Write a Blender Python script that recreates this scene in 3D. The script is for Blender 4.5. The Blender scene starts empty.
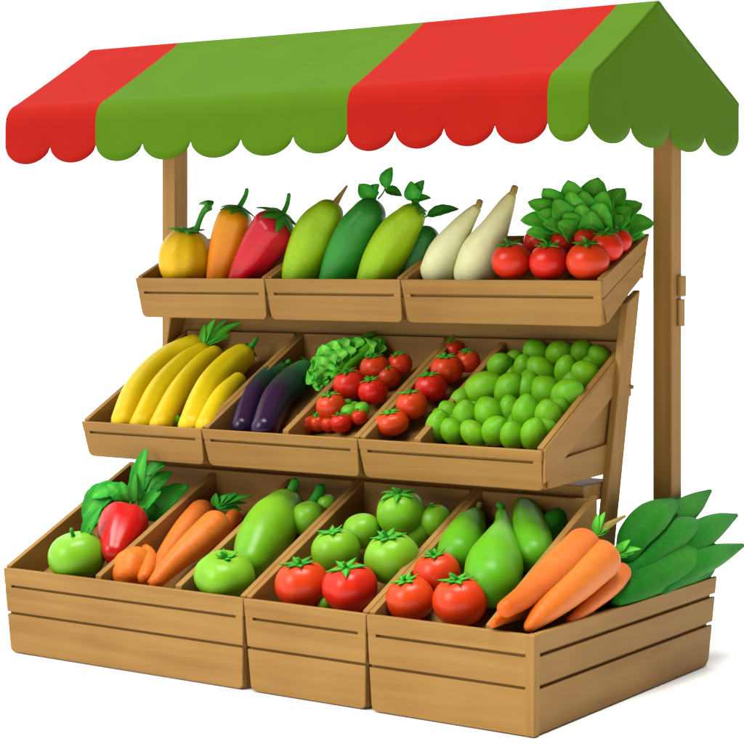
import bpy, bmesh, math, random
from mathutils import Vector, Matrix
random.seed(7)
R = random.Random(11)
scene = bpy.context.scene
COL = scene.collection

# ------------------------------------------------------------------ camera
TH = math.radians(34.6)
FW = Vector((-math.sin(TH), math.cos(TH), 0)); RT = Vector((math.cos(TH), math.sin(TH), 0)); UP = Vector((0, 0, 1))
FPX = 1887.0; HZ = 264.0; ZC = 1.53
CAM = Vector((0, 0, 0)) - FW * 6.06 - RT * 0.5236
CAM.z = ZC
cd = bpy.data.cameras.new('camera'); cam = bpy.data.objects.new('camera', cd); COL.objects.link(cam)
cd.sensor_width = 36; cd.lens = 36 * FPX / 744; cd.shift_y = -(372 - HZ) / 744
cd.clip_end = 500; cd.clip_start = 0.1
cam.location = CAM; cam.rotation_euler = (math.radians(90), 0, TH)
scene.camera = cam

# ------------------------------------------------------------------ light: a white studio, a soft key from the front left
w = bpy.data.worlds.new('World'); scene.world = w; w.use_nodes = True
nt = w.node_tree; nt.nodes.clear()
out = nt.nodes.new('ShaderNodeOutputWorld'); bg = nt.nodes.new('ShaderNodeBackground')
geo = nt.nodes.new('ShaderNodeTexCoord')
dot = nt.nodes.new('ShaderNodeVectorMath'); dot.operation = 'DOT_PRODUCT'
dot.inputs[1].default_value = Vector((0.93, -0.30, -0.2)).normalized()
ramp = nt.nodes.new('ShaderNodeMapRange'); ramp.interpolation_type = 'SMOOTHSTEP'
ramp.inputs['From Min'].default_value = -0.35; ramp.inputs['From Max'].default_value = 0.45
ramp.inputs['To Min'].default_value = 1.5; ramp.inputs['To Max'].default_value = 0.12  # world shaped darker toward the right, shades the gable and right-hand faces
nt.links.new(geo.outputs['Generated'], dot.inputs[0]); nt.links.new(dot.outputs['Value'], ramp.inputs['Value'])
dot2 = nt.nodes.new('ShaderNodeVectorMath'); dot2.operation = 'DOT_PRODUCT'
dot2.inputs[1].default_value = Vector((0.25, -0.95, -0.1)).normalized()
rm2 = nt.nodes.new('ShaderNodeMapRange'); rm2.interpolation_type = 'SMOOTHSTEP'      # added dimming of the world behind the camera, darkens valance and front faces
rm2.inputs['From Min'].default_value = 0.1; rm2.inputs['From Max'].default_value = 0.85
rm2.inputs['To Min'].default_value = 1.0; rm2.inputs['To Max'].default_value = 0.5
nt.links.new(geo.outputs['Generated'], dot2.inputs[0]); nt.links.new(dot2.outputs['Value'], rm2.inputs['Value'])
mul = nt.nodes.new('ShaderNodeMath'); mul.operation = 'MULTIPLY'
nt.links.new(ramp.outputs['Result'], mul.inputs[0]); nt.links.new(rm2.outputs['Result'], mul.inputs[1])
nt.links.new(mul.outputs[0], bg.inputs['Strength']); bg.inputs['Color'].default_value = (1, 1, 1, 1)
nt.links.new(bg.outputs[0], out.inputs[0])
sd = bpy.data.lights.new('key_light', 'SUN'); sun = bpy.data.objects.new('key_light', sd); COL.objects.link(sun)
sd.energy = 2.5; sd.angle = math.radians(30); sd.color = (1, 0.975, 0.93)
sun.rotation_euler = Vector((0.40, 0.78, -0.55)).to_track_quat('-Z', 'Y').to_euler()
td = bpy.data.lights.new('top_light', 'SUN'); top_l = bpy.data.objects.new('top_light', td); COL.objects.link(top_l)  # added overhead sun without a visible source, lifts the awning slope above its valance
td.energy = 4.0; td.angle = math.radians(30); td.color = (1, 0.98, 0.95)
top_l.rotation_euler = Vector((-0.06, 0.12, -1)).to_track_quat('-Z', 'Y').to_euler()
scene.view_settings.view_transform = 'Standard'; scene.view_settings.look = 'None'
scene.view_settings.exposure = 0; scene.view_settings.gamma = 1

# ------------------------------------------------------------------ picture geometry to world points
def ray(px, py):
    return FW + RT * ((px - 372) / FPX) + UP * ((HZ - py) / FPX)
def dep(p): return (p - CAM).dot(FW)
def on_y(px, py, Y):
    d = ray(px, py); return CAM + d * ((Y - CAM.y) / d.y)
def on_x(px, py, X):
    d = ray(px, py); return CAM + d * ((X - CAM.x) / d.x)
def X_at(px, Y): return on_y(px, 300, Y).x
ROW = {'b': (0.0, 0.335, 0.74, 0.355, 0.14), 'm': (0.45, 0.88, 0.667, 0.36, 0.12), 't': (0.85, 1.47, 0.398, 0.176, 0.15)}
def on_row(px, py, row, h):
    yf, zf, run, rise, _ = ROW[row]; s = rise / run
    n = Vector((0, -s, 1)); p0 = Vector((0, yf, zf + h)); d = ray(px, py)
    return CAM + d * ((p0 - CAM).dot(n) / d.dot(n))
def lay(px, py, r, row, lift=0.0):
    """a point of radius r pixels resting on the tray of a row"""
    dpt = ROW[row][4] - 0.014
    p = on_row(px, py, row, 0); rm = r * dep(p) / FPX
    p = on_row(px, py, row, -dpt + rm * 1.05 + lift); rm = r * dep(p) / FPX
    return p, rm

# ------------------------------------------------------------------ materials
def lin(c): return ((c / 255) / 12.92) if c <= 10 else (((c / 255) + 0.055) / 1.055) ** 2.4
def C(h, k=0.5, sat=1.05):
    h = h.lstrip('#'); c = [lin(int(h[i:i + 2], 16)) for i in (0, 2, 4)]; m = 0.3 * c[0] + 0.6 * c[1] + 0.1 * c[2]
    return tuple(min(0.95, max(0.004, (m + (x - m) * sat) * k)) for x in c) + (1,)
MATS = {}
def base_mat(name, rough=0.4, spec=0.3):
    m = bpy.data.materials.new(name); m.use_nodes = True; t = m.node_tree
    b = t.nodes['Principled BSDF']; b.inputs['Roughness'].default_value = rough; b.inputs['Specular IOR Level'].default_value = spec
    return m, t, b
def N(t, kind, **kw):
    n = t.nodes.new(kind)
    for k, v in kw.items(): setattr(n, k, v)
    return n
def skin(name, stops, rough=0.34, spec=0.32, mottle=0.12, nscale=9.0, k=0.5, streak=0.0, bump=0.05, sss=0.0, rings=0.0):
    k *= 1.2; spec *= 0.6
    """skin of fruit: colour runs along the fruit's own length (attribute 't')"""
    if name in MATS: return MATS[name]
    m, t, b = base_mat(name, rough, spec)
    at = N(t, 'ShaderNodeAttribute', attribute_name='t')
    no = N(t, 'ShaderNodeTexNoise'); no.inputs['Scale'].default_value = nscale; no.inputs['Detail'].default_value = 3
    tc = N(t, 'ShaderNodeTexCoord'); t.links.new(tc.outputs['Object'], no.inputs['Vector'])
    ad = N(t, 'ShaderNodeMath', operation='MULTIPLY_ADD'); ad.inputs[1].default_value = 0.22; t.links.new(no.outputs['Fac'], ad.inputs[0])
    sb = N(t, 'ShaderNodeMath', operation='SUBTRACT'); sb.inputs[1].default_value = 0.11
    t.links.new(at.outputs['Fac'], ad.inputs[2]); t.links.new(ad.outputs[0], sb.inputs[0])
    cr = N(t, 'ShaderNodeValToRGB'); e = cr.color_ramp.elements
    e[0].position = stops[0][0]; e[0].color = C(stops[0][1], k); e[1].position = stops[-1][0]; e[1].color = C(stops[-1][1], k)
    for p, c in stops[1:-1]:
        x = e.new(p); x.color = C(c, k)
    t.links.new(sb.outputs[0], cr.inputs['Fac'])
    n2 = N(t, 'ShaderNodeTexNoise'); n2.inputs['Scale'].default_value = nscale * 3.5; n2.inputs['Detail'].default_value = 4
    t.links.new(tc.outputs['Object'], n2.inputs['Vector'])
    mr = N(t, 'ShaderNodeMapRange'); mr.inputs['From Min'].default_value = 0.3; mr.inputs['From Max'].default_value = 0.7
    mr.inputs['To Min'].default_value = 1 - mottle; mr.inputs['To Max'].default_value = 1 + mottle
    t.links.new(n2.outputs['Fac'], mr.inputs['Value'])
    hs = N(t, 'ShaderNodeHueSaturation'); t.links.new(cr.outputs['Color'], hs.inputs['Color']); t.links.new(mr.outputs[0], hs.inputs['Value'])
    oi = N(t, 'ShaderNodeObjectInfo'); mh = N(t, 'ShaderNodeMapRange'); mh.inputs['To Min'].default_value = 0.499; mh.inputs['To Max'].default_value = 0.509
    t.links.new(oi.outputs['Random'], mh.inputs['Value']); t.links.new(mh.outputs[0], hs.inputs['Hue'])
    t.links.new(hs.outputs[0], b.inputs['Base Color'])
    if bump:
        bp = N(t, 'ShaderNodeBump'); bp.inputs['Strength'].default_value = bump; bp.inputs['Distance'].default_value = 0.01
        t.links.new(n2.outputs['Fac'], bp.inputs['Height']); t.links.new(bp.outputs[0], b.inputs['Normal'])
        if rings:                                                  # fine creases round the root
            ml = N(t, 'ShaderNodeMath', operation='MULTIPLY'); ml.inputs[1].default_value = 34; t.links.new(at.outputs['Fac'], ml.inputs[0])
            cb = N(t, 'ShaderNodeCombineXYZ'); t.links.new(ml.outputs[0], cb.inputs[0])
            vs = N(t, 'ShaderNodeVectorMath', operation='SCALE'); vs.inputs['Scale'].default_value = 16; t.links.new(tc.outputs['Object'], vs.inputs[0])
            va = N(t, 'ShaderNodeVectorMath', operation='ADD'); t.links.new(cb.outputs[0], va.inputs[0]); t.links.new(vs.outputs[0], va.inputs[1])
            n3 = N(t, 'ShaderNodeTexNoise'); n3.inputs['Scale'].default_value = 1; t.links.new(va.outputs[0], n3.inputs['Vector'])
            b2 = N(t, 'ShaderNodeBump'); b2.inputs['Strength'].default_value = rings; b2.inputs['Distance'].default_value = 0.006
            t.links.new(n3.outputs['Fac'], b2.inputs['Height']); t.links.new(bp.outputs[0], b2.inputs['Normal']); t.links.new(b2.outputs[0], b.inputs['Normal'])
    if sss:
        b.inputs['Subsurface Weight'].default_value = sss; b.inputs['Subsurface Radius'].default_value = (0.03, 0.012, 0.006); b.inputs['Subsurface Scale'].default_value = 1
    MATS[name] = m; return m
def wood(axis):
    name = 'wood_grain_' + axis
    if name in MATS: return MATS[name]
    m, t, b = base_mat(name, 0.62, 0.22)
    tc = N(t, 'ShaderNodeTexCoord'); mp = N(t, 'ShaderNodeMapping')
    mp.inputs['Scale'].default_value = {'x': (1.2, 26, 26), 'y': (26, 1.6, 14), 'z': (26, 26, 1.2)}[axis]
    oi = N(t, 'ShaderNodeObjectInfo'); vm = N(t, 'ShaderNodeVectorMath', operation='MULTIPLY'); vm.inputs[1].default_value = (37, 91, 13)
    t.links.new(oi.outputs['Random'], vm.inputs[0]); t.links.new(vm.outputs[0], mp.inputs['Location'])
    t.links.new(tc.outputs['Object'], mp.inputs['Vector'])
    n1 = N(t, 'ShaderNodeTexNoise'); n1.inputs['Scale'].default_value = 1.0; n1.inputs['Detail'].default_value = 5; n1.inputs['Distortion'].default_value = 0.4
    t.links.new(mp.outputs[0], n1.inputs['Vector'])
    n2 = N(t, 'ShaderNodeTexNoise'); n2.inputs['Scale'].default_value = 2.2; n2.inputs['Detail'].default_value = 2
    t.links.new(tc.outputs['Object'], n2.inputs['Vector'])
    mx = N(t, 'ShaderNodeMath', operation='MULTIPLY_ADD'); mx.inputs[1].default_value = 0.55; t.links.new(n1.outputs['Fac'], mx.inputs[0])
    m2 = N(t, 'ShaderNodeMath', operation='MULTIPLY'); m2.inputs[1].default_value = 0.45; t.links.new(n2.outputs['Fac'], m2.inputs[0]); t.links.new(m2.outputs[0], mx.inputs[2])
    cr = N(t, 'ShaderNodeValToRGB'); e = cr.color_ramp.elements
    e[0].position = 0.32; e[0].color = C('#ab7c3c', WK, 1.04); e[1].position = 0.68; e[1].color = C('#c89a54', WK, 1.04)
    x = e.new(0.5); x.color = C('#bc8d4a', WK, 1.04)
    t.links.new(mx.outputs[0], cr.inputs['Fac']); t.links.new(cr.outputs[0], b.inputs['Base Color'])
    bp = N(t, 'ShaderNodeBump'); bp.inputs['Strength'].default_value = 0.12; bp.inputs['Distance'].default_value = 0.004
    t.links.new(n1.outputs['Fac'], bp.inputs['Height']); t.links.new(bp.outputs[0], b.inputs['Normal'])
    MATS[name] = m; return m
WK = 0.50
def cloth(name, c1, k=0.42):
    if name in MATS: return MATS[name]
    m, t, b = base_mat(name, 0.6, 0.03)
    tc = N(t, 'ShaderNodeTexCoord'); n1 = N(t, 'ShaderNodeTexNoise'); n1.inputs['Scale'].default_value = 5; n1.inputs['Detail'].default_value = 3
    t.links.new(tc.outputs['Object'], n1.inputs['Vector'])
    mr = N(t, 'ShaderNodeMapRange'); mr.inputs['To Min'].default_value = 0.93; mr.inputs['To Max'].default_value = 1.07; t.links.new(n1.outputs['Fac'], mr.inputs['Value'])
    hs = N(t, 'ShaderNodeHueSaturation'); hs.inputs['Color'].default_value = C(c1, k, 1.08); t.links.new(mr.outputs[0], hs.inputs['Value'])
    t.links.new(hs.outputs[0], b.inputs['Base Color'])
    n2 = N(t, 'ShaderNodeTexNoise'); n2.inputs['Scale'].default_value = 420; t.links.new(tc.outputs['Object'], n2.inputs['Vector'])
    bp = N(t, 'ShaderNodeBump'); bp.inputs['Strength'].default_value = 0.08; bp.inputs['Distance'].default_value = 0.002
    t.links.new(n2.outputs['Fac'], bp.inputs['Height']); t.links.new(bp.outputs[0], b.inputs['Normal'])
    MATS[name] = m; return m
def leafmat(name, dark, light, k=0.5):
    k *= 1.5
    if name in MATS: return MATS[name]
    m, t, b = base_mat(name, 0.5, 0.12)
    at = N(t, 'ShaderNodeAttribute', attribute_name='t')          # 0 on the midrib, 1 at the edge
    tc = N(t, 'ShaderNodeTexCoord'); no = N(t, 'ShaderNodeTexNoise'); no.inputs['Scale'].default_value = 14; no.inputs['Detail'].default_value = 3
    t.links.new(tc.outputs['Object'], no.inputs['Vector'])
    ad = N(t, 'ShaderNodeMath', operation='MULTIPLY_ADD'); ad.inputs[1].default_value = 0.5
    t.links.new(no.outputs['Fac'], ad.inputs[0]); ml = N(t, 'ShaderNodeMath', operation='MULTIPLY'); ml.inputs[1].default_value = 0.6
    t.links.new(at.outputs['Fac'], ml.inputs[0]); t.links.new(ml.outputs[0], ad.inputs[2])
    cr = N(t, 'ShaderNodeValToRGB'); e = cr.color_ramp.elements
    e[0].position = 0.18; e[0].color = C(light, k * 1.1); e[1].position = 0.75; e[1].color = C(dark, k)
    x = e.new(0.32); x.color = C(light, k * 0.8)
    t.links.new(ad.outputs[0], cr.inputs['Fac'])
    oi = N(t, 'ShaderNodeObjectInfo'); mr = N(t, 'ShaderNodeMapRange'); mr.inputs['To Min'].default_value = 0.75; mr.inputs['To Max'].default_value = 1.25
    t.links.new(oi.outputs['Random'], mr.inputs['Value'])
    hs = N(t, 'ShaderNodeHueSaturation'); t.links.new(cr.outputs[0], hs.inputs['Color']); t.links.new(mr.outputs[0], hs.inputs['Value'])
    t.links.new(hs.outputs[0], b.inputs['Base Color'])
    MATS[name] = m; return m

# ------------------------------------------------------------------ mesh helpers
def tag(o, label=None, cat=None, group=None, kind=None):
    if label: o['label'] = label
    if cat: o['category'] = cat
    if group: o['group'] = group
    if kind: o['kind'] = kind
    return o
def thing(name, label, cat, loc, group=None):
    o = bpy.data.objects.new(name, None); COL.objects.link(o); o.location = loc; o.empty_display_size = 0.05
    return tag(o, label, cat, group)
def root_loc(p):
    while p.parent: p = p.parent
    return p.location.copy()
def mesh(name, V, F, mat, parent=None, smooth=True, tv=None, bevel=0, mats=None, midx=None, solid=0, loc=None, wn=False):
    me = bpy.data.meshes.new(name)
    off = root_loc(parent) if parent else (Vector(loc) if loc is not None else Vector((0, 0, 0)))
    me.from_pydata([tuple(Vector(v) - off) for v in V], [], F)
    if tv is not None:
        a = me.attributes.new('t', 'FLOAT', 'POINT')
        for i, x in enumerate(tv): a.data[i].value = x
    for mm in (mats or [mat]): me.materials.append(mm)
    bm = bmesh.new(); bm.from_mesh(me)
    if midx:
        bm.faces.ensure_lookup_table()
        for f, i in zip(bm.faces, midx): f.material_index = i
    if not solid: bmesh.ops.recalc_face_normals(bm, faces=bm.faces)
    if bevel: bmesh.ops.bevel(bm, geom=list(bm.edges), offset=bevel, segments=2, profile=0.5, affect='EDGES', clamp_overlap=True)
    for f in bm.faces: f.smooth = smooth
    bm.to_mesh(me); bm.free()
    o = bpy.data.objects.new(name, me); COL.objects.link(o)
    if parent: o.parent = parent
    else: o.location = off
    if bevel or wn:
        md = o.modifiers.new('normals', 'WEIGHTED_NORMAL'); md.weight = 90
    if solid:
        md = o.modifiers.new('thickness', 'SOLIDIFY'); md.thickness = solid; md.offset = 0
    return o
def slab(poly, th, bevel=0.004):
    """polygon in 3D thickened by vector th"""
    n = len(poly); V = [Vector(p) for p in poly] + [Vector(p) + Vector(th) for p in poly]
    F = [tuple(range(n)), tuple(range(2 * n - 1, n - 1, -1))] + [(i, i + n, (i + 1) % n + n, (i + 1) % n) for i in range(n)]
    return V, F
def board(name, poly, th, parent, axis='x', bevel=0.004):
    V, F = slab(poly, th); return mesh(name, V, F, wood(axis), parent, bevel=bevel)
def boxb(name, x0, x1, y0, y1, z0, z1, parent, axis='x', bevel=0.004):
    return board(name, [(x0, y0, z0), (x1, y0, z0), (x1, y0, z1), (x0, y0, z1)], (0, y1 - y0, 0), parent, axis, bevel)
def catmull(P, n):
    """P list of (Vector, r) -> n samples"""
    Q = [(P[0][0] * 2 - P[1][0], P[0][1])] + list(P) + [(P[-1][0] * 2 - P[-2][0], P[-1][1])]
    out = []; m = len(P) - 1
    for i in range(n):
        u = i / (n - 1) * m; k = min(int(u), m - 1); f = u - k
        a, b, c, d = Q[k], Q[k + 1], Q[k + 2], Q[k + 3]
        def cr(a, b, c, d): return 0.5 * ((2 * b) + (c - a) * f + (2 * a - 5 * b + 4 * c - d) * f * f + (3 * b - a - 3 * c + d) * f ** 3)
        out.append((cr(a[0], b[0], c[0], d[0]), max(1e-4, cr(a[1], b[1], c[1], d[1]))))
    return out
def sweep(P, segs=24, rings=34, lobes=0, amp=0.0, cap0=1.0, cap1=1.0, flat=1.0, twist=0.0, wob=0.0, lob_pow=1.0, seed=0):
    """rounded body along a curve. P: list of (Vector, radius)"""
    rr = random.Random(seed)
    P = list(P)
    if cap0: d = (P[0][0] - P[1][0]).normalized(); P[0:0] = [(P[0][0] + d * P[0][1] * cap0 * 0.9, P[0][1])]
    if cap1: d = (P[-1][0] - P[-2][0]).normalized(); P.append((P[-1][0] + d * P[-1][1] * cap1 * 0.9, P[-1][1]))
    S = catmull(P, 90)
    L = [0.0]
    for i in range(1, 90): L.append(L[-1] + (S[i][0] - S[i - 1][0]).length)
    T = L[-1]; V, F, tv = [], [], []
    def at(s):
        j = 1
        while j < 89 and L[j] < s: j += 1
        f = (s - L[j - 1]) / max(1e-9, L[j] - L[j - 1]); return S[j - 1][0].lerp(S[j][0], f), S[j - 1][1] * (1 - f) + S[j][1] * f
    prev = None; ph = rr.random() * 6.28
    c0 = P[0][1] * max(cap0, 0.05); c1 = P[-1][1] * max(cap1, 0.05)
    for i in range(rings):
        q = i / (rings - 1); s = T * (0.5 - 0.5 * math.cos(math.pi * q)) * 0.5 + T * q * 0.5
        s = min(max(s, T * 0.0008), T * 0.9992)
        c, r = at(s); c2, _ = at(min(T, s + T * 0.01)); c1_, _ = at(max(0, s - T * 0.01)); d = (c2 - c1_).normalized()
        if s < c0: r *= math.sqrt(max(0.0008, 1 - (1 - s / c0) ** 2))
        if T - s < c1: r *= math.sqrt(max(0.0008, 1 - (1 - (T - s) / c1) ** 2))
        if prev is None: n = d.cross(Vector((0.31, -0.9, 0.2))).normalized()
        else: n = (prev - d * prev.dot(d)).normalized()
        prev = n; bn = d.cross(n)
        for k in range(segs):
            a = 2 * math.pi * k / segs
            rad = r * (1 + wob * math.sin(3 * a + ph + 5 * q) * 0.5 + wob * math.sin(a * 2 - 7 * q + ph))
            if lobes: rad *= 1 - amp * (abs(math.cos(lobes * 0.5 * (a + twist * q) + ph)) ** 6) * lob_pow
            V.append(c + n * (math.cos(a) * rad) + bn * (math.sin(a) * rad * flat)); tv.append(s / T)
    for i in range(rings - 1):
        for k in range(segs): F.append((i * segs + k, i * segs + (k + 1) % segs, (i + 1) * segs + (k + 1) % segs, (i + 1) * segs + k))
    F.append(tuple(range(segs))[::-1]); F.append(tuple((rings - 1) * segs + k for k in range(segs)))
    return V, F, tv
def tube(pts, r0, r1, segs=8, rings=12):
    n = len(pts); P = [(Vector(p), r0 + (r1 - r0) * i / (n - 1)) for i, p in enumerate(pts)]
    return sweep(P, segs, rings, cap0=0.3, cap1=0.6)
def frame_of(up):
    up = up.normalized(); a = up.cross(Vector((0.2, 1, 0.1))).normalized(); return a, up.cross(a), up
def fruit_r(th, squash, dimple, bottom):
    r = 1 - dimple * math.exp(-(th / 0.42) ** 2) - bottom * math.exp(-((math.pi - th) / 0.5) ** 2)
    return r
def globe(c, r, up, squash=0.9, lobes=5, amp=0.06, dimple=0.2, bottom=0.06, taper=0.0, segs=36, rings=22, ph=0.0, wide=1.0):
    a, b, u = frame_of(up); V, F, tv = [], [], []
    def pt(th, ph_):
        rr = fruit_r(th, squash, dimple, bottom)
        s = math.sin(th); z = math.cos(th)
        lob = 1 - amp * (abs(math.cos(lobes * 0.5 * ph_ + ph)) ** 5) * (s ** 0.6 if s > 0 else 0) * (0.55 + 0.45 * z) if lobes else 1
        rad = r * rr * s * lob * (1 + taper * z)
        return c + a * (math.cos(ph_) * rad * wide) + b * (math.sin(ph_) * rad * wide) + u * (r * rr * z * squash)
    for i in range(rings + 1):
        th = math.pi * i / rings; th = max(0.02, min(math.pi - 0.02, th))
        for k in range(segs): V.append(pt(th, 2 * math.pi * k / segs)); tv.append(1 - i / rings)
    for i in range(rings):
        for k in range(segs): F.append((i * segs + k, i * segs + (k + 1) % segs, (i + 1) * segs + (k + 1) % segs, (i + 1) * segs + k))
    F.append(tuple(range(segs))[::-1]); F.append(tuple(rings * segs + k for k in range(segs)))
    return V, F, tv, pt
def calyx_on(pt, c, r, n=6, reach=0.85, width=0.16, lift=0.02, ph=0.3, flip=0.25, rr=R):
    """star of sepals that follows the top of a fruit"""
    V, F, tv = [], [], []
    for j in range(n):
        a0 = 2 * math.pi * j / n + ph + rr.uniform(-0.15, 0.15); reach_j = reach * rr.uniform(0.8, 1.15); st = len(V); M = 7
        for i in range(M):
            q = i / (M - 1); th = 0.05 + reach_j * q
            wv = width * (1 - q) ** 0.7 * (0.6 + 1.6 * q * (1 - q) * 2)
            for s in (-1, 0, 1):
                p = pt(th, a0 + s * wv / max(0.25, math.sin(max(th, 0.25))) * 0.8)
                nrm = (p - c).normalized()
                V.append(p + nrm * r * (lift + 0.03 * (1 if s == 0 else 0) + flip * q ** 3)); tv.append(abs(s) * 0.8)
        for i in range(M - 1):
            for s in (0, 1):
                b = st + i * 3 + s; F.append((b, b + 1, b + 4, b + 3))
    return V, F, tv
def leaf(base, tip, width, face=None, bend=0.15, cup=0.25, ruffle=0.0, nl=12, nw=8, shape=0.8, seed=0, rnd=0.75):
    """leaf blade: base to tip, width across, face = direction the upper side looks to"""
    rr = random.Random(seed); base = Vector(base); tip = Vector(tip); d = tip - base; L = d.length; d.normalize()
    face = Vector(face) if face else Vector((0.25, -0.75, 0.6))
    n = (face - d * face.dot(d)).normalized(); s = d.cross(n)
    V, F, tv = [], [], []; ph = rr.random() * 6
    for i in range(nl + 1):
        q = i / nl
        wv = width * 0.5 * (max(0.0, math.sin(math.pi * min(1, q ** shape))) ** rnd) * (1 - 0.15 * q) + 0.0008 + width * 0.03 * (1 - q)
        cen = base + d * (L * q) + n * (L * bend * math.sin(math.pi * q) * 1.0)
        for k in range(nw + 1):
            x = -1 + 2 * k / nw
            z = cup * wv * (abs(x) ** 1.3) * 0.9 + ruffle * wv * abs(x) * math.sin(q * 17 + ph + (3 if x > 0 else 0))
            z += 0.05 * wv * math.sin(abs(x) * 3 - q * 26) * (abs(x) > 0.05)
            V.append(cen + s * (wv * x) + n * z); tv.append(abs(x))
    W = nw + 1
    for i in range(nl):
        for k in range(nw): F.append((i * W + k, i * W + k + 1, (i + 1) * W + k + 1, (i + 1) * W + k))
    return V, F, tv
def add_leaf(parent, base, tip, width, mat, name='leaf', **kw):
    V, F, tv = leaf(base, tip, width, **kw)
    return mesh(name, V, F, mat, parent, tv=tv, solid=0.0022)

# ------------------------------------------------------------------ ground
g, gt, gb = base_mat('white_floor', 0.9, 0.0)
no = N(gt, 'ShaderNodeTexNoise'); no.inputs['Scale'].default_value = 3
mr = N(gt, 'ShaderNodeMapRange'); mr.inputs['To Min'].default_value = 0.88; mr.inputs['To Max'].default_value = 0.91
gt.links.new(no.outputs['Fac'], mr.inputs['Value']); gt.links.new(mr.outputs[0], gb.inputs['Base Color'])
RG = 120
gv = [(RG * math.cos(a * math.pi / 32), RG * math.sin(a * math.pi / 32), 0) for a in range(64)]
tag(mesh('ground', gv, [tuple(range(64))], g, smooth=False), 'plain white studio floor under the stall', 'floor', kind='structure')

# ------------------------------------------------------------------ market stall frame and awning
stall = thing('market_stall', 'wooden market stall frame with scalloped red and green striped awning', 'market stall', (-1.4, 1.1, 0))
def post(x, y, zt, ):
    o = boxb('post', x - 0.04, x + 0.04, y - 0.045, y + 0.045, 0.0, zt, stall, 'z', 0.006); return o
PXR, PXL, PY = -0.182, -2.665, 1.345
post(PXR, PY, 2.29); pl = post(PXL, PY, 2.29)
boxb('beam', PXL - 0.06, PXR + 0.06, PY - 0.03, PY + 0.03, 2.19, 2.25, stall, 'x')
boxb('beam', -2.80, -0.10, 0.98, 1.02, 2.40, 2.44, stall, 'x')
for xx in (PXL, PXR):
    board('rafter', [(xx - 0.02, 0.56, 2.14), (xx - 0.02, 1.0, 2.38), (xx - 0.02, 1.0, 2.42), (xx - 0.02, 0.56, 2.18)], (0.04, 0, 0), stall, 'y')
    board('rafter', [(xx - 0.02, 1.0, 2.38), (xx - 0.02, 1.66, 2.13), (xx - 0.02, 1.66, 2.17), (xx - 0.02, 1.0, 2.42)], (0.04, 0, 0), stall, 'y')
# leaning legs of the stepped shelf
def leaning_leg(x0, x1):
    y_ = lambda z: 0.79 + 0.228 * z
    a, b = 0.0, 1.385; hw = 0.053
    board('leg', [(x0, y_(a) - hw, a), (x0, y_(a) + hw, a), (x0, y_(b) + hw, b + 0.048), (x0, y_(b) - hw, b)], (x1 - x0, 0, 0), stall, 'z', 0.005)
leaning_leg(-0.2335, -0.203); leaning_leg(-2.45, -2.42)
for xx in (-1.2, -1.9):
    y_ = lambda z: 0.92 + 0.228 * z
    board('leg', [(xx, y_(0) - .04, 0), (xx, y_(0) + .04, 0), (xx, 1.26, 1.3), (xx, 1.18, 1.3)], (0.03, 0, 0), stall, 'z', 0.005)
boxb('shelf_board', -2.52, -0.236, 1.128, 1.150, 1.03, 1.41, stall, 'x')         # riser behind the middle crates, carries the top crates
boxb('shelf_board', -2.36, -0.236, 0.77, 1.02, 0.665, 0.727, stall, 'x')       # carries the middle crates
boxb('brace', PXR + 0.041, PXR + 0.056, PY + 0.0, PY + 0.052, 1.405, 1.485, stall, 'z', 0.004)
boxb('brace', PXR + 0.041, PXR + 0.052, PY + 0.0, PY + 0.050, 1.29, 1.395, stall, 'z', 0.004)
for p in ((-0.205, 1.078, 1.07),):
    V, F, tv = tube([Vector(p), Vector(p) + Vector((0.010, 0.0, 0))], 0.009, 0.008); mesh('bolt', V, F, wood('z'), stall, tv=tv)

XL, XR = -2.86, -0.05
YF, YB, YR, ZF, ZR = 0.467, 1.72, 1.0, 2.168, 2.492
stripes = [(XL, -2.34, 2, 'red'), (-2.34, -1.07, 5, 'green'), (-1.07, -0.215, 4, 'red'), (-0.215, XR, 1, 'green')]
red = cloth('red_cloth', '#ea3a32', 0.325); grn = cloth('green_cloth', '#78ac34', 0.32)
prof = [(YB, ZF - 0.012, 0), (YB - 0.004, ZF, 0)]
for i in range(1, 12):
    q = i / 12; prof.append((YB + (YR - YB) * q, ZF + (ZR - ZF) * q - 0.003 * math.sin(math.pi * q), 0))
prof.append((YR + 0.015, ZR - 0.004, 0)); prof.append((YR, ZR, 0)); prof.append((YR - 0.015, ZR - 0.006, 0))
A = Vector((YR, ZR)); B = Vector((YF + 0.01, ZF + 0.012)); rad = 0.06
dirs = (B - A).normalized()
for i in range(1, 14):
    q = i / 14; p = A.lerp(B - dirs * rad, q); prof.append((p.x, p.y - 0.003 * math.sin(math.pi * q), 0))
p0 = B - dirs * rad; p2 = Vector((YF, ZF - rad)); p1 = Vector((YF, ZF + 0.02))
for i in range(0, 11):
    q = i / 10; p = p0 * (1 - q) ** 2 + p1 * 2 * q * (1 - q) + p2 * q * q; prof.append((p.x, p.y, 0))
ZT = ZF - rad
V, F, mi = [], [], []
xs = []
for (a, b, n, c) in stripes:
    M = n * 20
    for i in range(M): xs.append((a + (b - a) * i / M, c))
xs.append((XR, 'green'))
for (x, c) in xs:
    for (y, z, _) in prof:
        V.append((x, y, z - 0.006 * math.sin(math.pi * (x - XL) / (XR - XL)) ** 2))
m_ = len(prof)
for i in range(len(xs) - 1):
    for k in range(m_ - 1):
        F.append((i * m_ + k, i * m_ + k + 1, (i + 1) * m_ + k + 1, (i + 1) * m_ + k)); mi.append(0 if xs[i][1] == 'red' else 1)
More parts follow.
